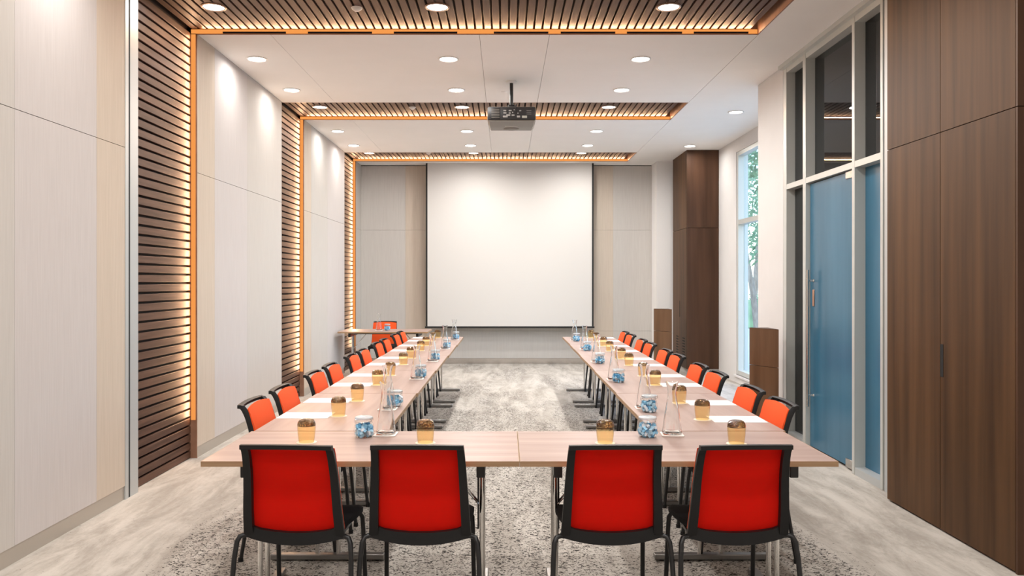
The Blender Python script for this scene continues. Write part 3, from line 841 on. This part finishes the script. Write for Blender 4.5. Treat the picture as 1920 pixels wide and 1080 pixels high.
def make_carafe():
    o = empty('carafe'); o['category'] = 'carafe'
    out = [(0, 0), (.040, 0), (.049, .004), (.050, .012), (.0455, .05), (.0385, .10), (.031, .145), (.0245, .180), (.0215, .200), (.0225, .222), (.0285, .250), (.034, .266)]
    inn = [(.0325, .266), (.027, .250), (.0208, .222), (.0198, .200), (.0228, .180), (.0292, .145), (.0367, .10), (.0437, .05), (.047, .014), (.040, .009), (0, .009)]
    MB().lathe(out + inn, 32).build('vessel', M['clear'], o)
    return o
carafe = Proto(make_carafe)
def make_jar():
    o = empty('glass_jar'); o['category'] = 'jar'
    MB().lathe([(0, 0), (.034, 0), (.042, .004), (.048, .016), (.0505, .034), (.0490, .055), (.0445, .070), (.0410, .078), (.0410, .084), (.0445, .087), (.0445, .091)], 32).build('body', M['jar_glass'], o)
    l = MB().lathe([(.0445, .0915), (.0455, .094), (.0455, .100), (.042, .104), (.036, .1055), (.020, .107), (0, .107), ], 28)
    l.lathe([(0, .0915), (.0445, .0915)], 28)
    l.build('lid', M['jar_lid'], o)
    w = MB(); ring = [(.0425 * math.cos(2 * math.pi * k / 28), .0425 * math.sin(2 * math.pi * k / 28), .081) for k in range(28)]
    w.tube(ring, .0013, 6, closed=True)
    w.tube([(.043, 0, .081), (.050, 0, .088), (.050, 0, .100), (.044, 0, .106)], .0012, 6).tube([(-.043, 0, .081), (-.050, 0, .086), (-.052, 0, .070)], .0012, 6)
    w.build('wire_clip', M['steel'], o)
    return o
jar = Proto(make_jar)
def candy_pts(n):
    pts = []
    tries = 0
    while len(pts) < n and tries < 6000:
        tries += 1
        z = random.uniform(.009, .062)
        rm = min(.041, .030 + z * .5) if z < .03 else (.0425 if z < .045 else .0425 - (z - .045) * .35)
        a = random.uniform(0, 2 * math.pi); r = rm * random.random() ** .33
        p = Vector((r * math.cos(a), r * math.sin(a), z))
        if len(pts) == n: break
        if all((p - q).length > .0120 for q in pts): pts.append(p)
    return pts
def candy_shape(mb, M4, mi):
    def put(vs, fs): mb.add([M4 @ Vector(v) for v in vs], fs, mi)
    a, b, c = .0100, .0072, .0055
    put([(-a, -b, -c), (a, -b, -c), (a, b, -c), (-a, b, -c), (-a, -b, c), (a, -b, c), (a, b, c), (-a, b, c)], [(0, 3, 2, 1), (4, 5, 6, 7), (0, 1, 5, 4), (1, 2, 6, 5), (2, 3, 7, 6), (3, 0, 4, 7)])
    for s in (-1, 1): put([(s * a, 0, 0), (s * (a + .004), -.005, .002), (s * (a + .004), .005, -.002)], [(0, 1, 2)])
cm = MB(); candy_shape(cm, Matrix.Identity(4), 0)
cbase = [None] * 4
def candies(loc, where, single):
    pts = candy_pts(62)
    mb = MB()
    for p in pts:
        e = (random.uniform(0, 6.28), random.uniform(0, 6.28), random.uniform(0, 6.28)); i = random.choice((0, 1, 1, 2, 2, 3))
        if single:
            if cbase[i] is None:
                o = MB(); candy_shape(o, Matrix.Identity(4), 0); o = o.build('wrapped_candy', CANDY[i]); cbase[i] = o
            else: o = cbase[i].copy(); COL.objects.link(o)
            o.location = Vector(loc) + p; o.rotation_euler = e
            tag(o, '%s wrapped sweet inside %s' % (('deep blue', 'pale blue', 'sky blue', 'white')[i], where), 'candy', 'sweets inside ' + where)
        else:
            candy_shape(mb, Matrix.Translation(p) @ __import__('mathutils').Euler(e).to_matrix().to_4x4(), i)
    if not single:
        o = mb.build('wrapped_candies', CANDY); o.location = loc; tag(o, 'blue wrapped sweets inside %s' % where, 'candy', kind='stuff')

TZ = TH
def place_cup(x, y, lab):
    disc((x, y, TZ), 0, 'cream paper disc under the tumbler ' + lab, 'paper discs under the tumblers')
    cup((x, y, TZ + .0016), random.uniform(0, 6), 'upturned amber tumbler ' + lab, 'upturned amber tumblers')
for x, y, lab in ((-.973, 3.895, 'on the cross row, nearest the slatted wall'), (-.389, 3.88, 'on the cross row, second from the slatted wall'),
                  (.488, 3.876, 'on the cross row, third from the slatted wall'), (1.124, 3.86, 'on the cross row, nearest the glass door')):
    place_cup(x, y, lab)
CUPS = {'L': [(-.974, 4.65), (-.972, 5.23), (-.967, 6.03), (-.958, 6.64), (-.96, 7.50), (-.963, 8.12), (-.952, 8.98), (-.96, 9.66), (-.95, 10.42), (-.93, 10.98)],
        'R': [(1.124, 4.53), (1.130, 5.14), (1.138, 6.02), (1.147, 6.60), (1.159, 7.43), (1.178, 8.03), (1.175, 8.93), (1.19, 9.60), (1.19, 10.38), (1.19, 10.98)]}
for side in 'LR':
    for k, (x, y) in enumerate(CUPS[side]):
        place_cup(x, y, 'on the %s, %s from the cross row' % (ROWS[side]['name'], ORD[k]))
        px = rowx(side, y) + (-.195 if side == 'L' else .195)
        paper((px, y + (.02 if side == 'L' else .01), TZ + .0003), R(random.uniform(-1.5, 1.5)) + (R(180) if side == 'R' else 0), 'printed white sheet on the %s, %s from the cross row' % (ROWS[side]['name'], ORD[k]), 'paper sheets on the tables')
def serve(cx, cy, jx, jy, lab, single):
    coaster((cx, cy, TZ), R(random.uniform(-4, 4)), 'square coaster under the carafe ' + lab, 'square coasters under the carafes')
    carafe((cx, cy, TZ + .0066), random.uniform(0, 6), 'clear glass carafe ' + lab, 'water carafes')
    jar((jx, jy, TZ), random.uniform(-.6, .6), 'lidded jar of blue sweets ' + lab, 'jars of sweets')
    candies((jx, jy, TZ + .001), 'the jar ' + lab, single)
serve(-.612, 4.085, -.716, 4.03, 'on the cross row, slatted wall side', True)
serve(.858, 4.085, .722, 4.03, 'on the cross row, glass door side', True)
for k in range(5):
    mid = 4.89 + 1.4 * k
    if k == 0: serve(-.722, 4.89, -.690, 5.00, 'on the %s, first from the cross row' % ROWS['L']['name'], True)
    else: serve((-.711, -.711, -.695, -.676)[k - 1], mid + .10, (-.690, -.695, -.684, -.665)[k - 1], mid + .215, 'on the %s, %s from the cross row' % (ROWS['L']['name'], ORD[k]), False)
    serve((.865, .868, .89, .915, .922)[k], mid + .045, (.868, .884, .906, .93, .934)[k], mid - .10, 'on the %s, %s from the cross row' % (ROWS['R']['name'], ORD[k]), k == 0)
serve(-2.00, 12.60, -1.87, 12.62, 'on the separate corner table', False)
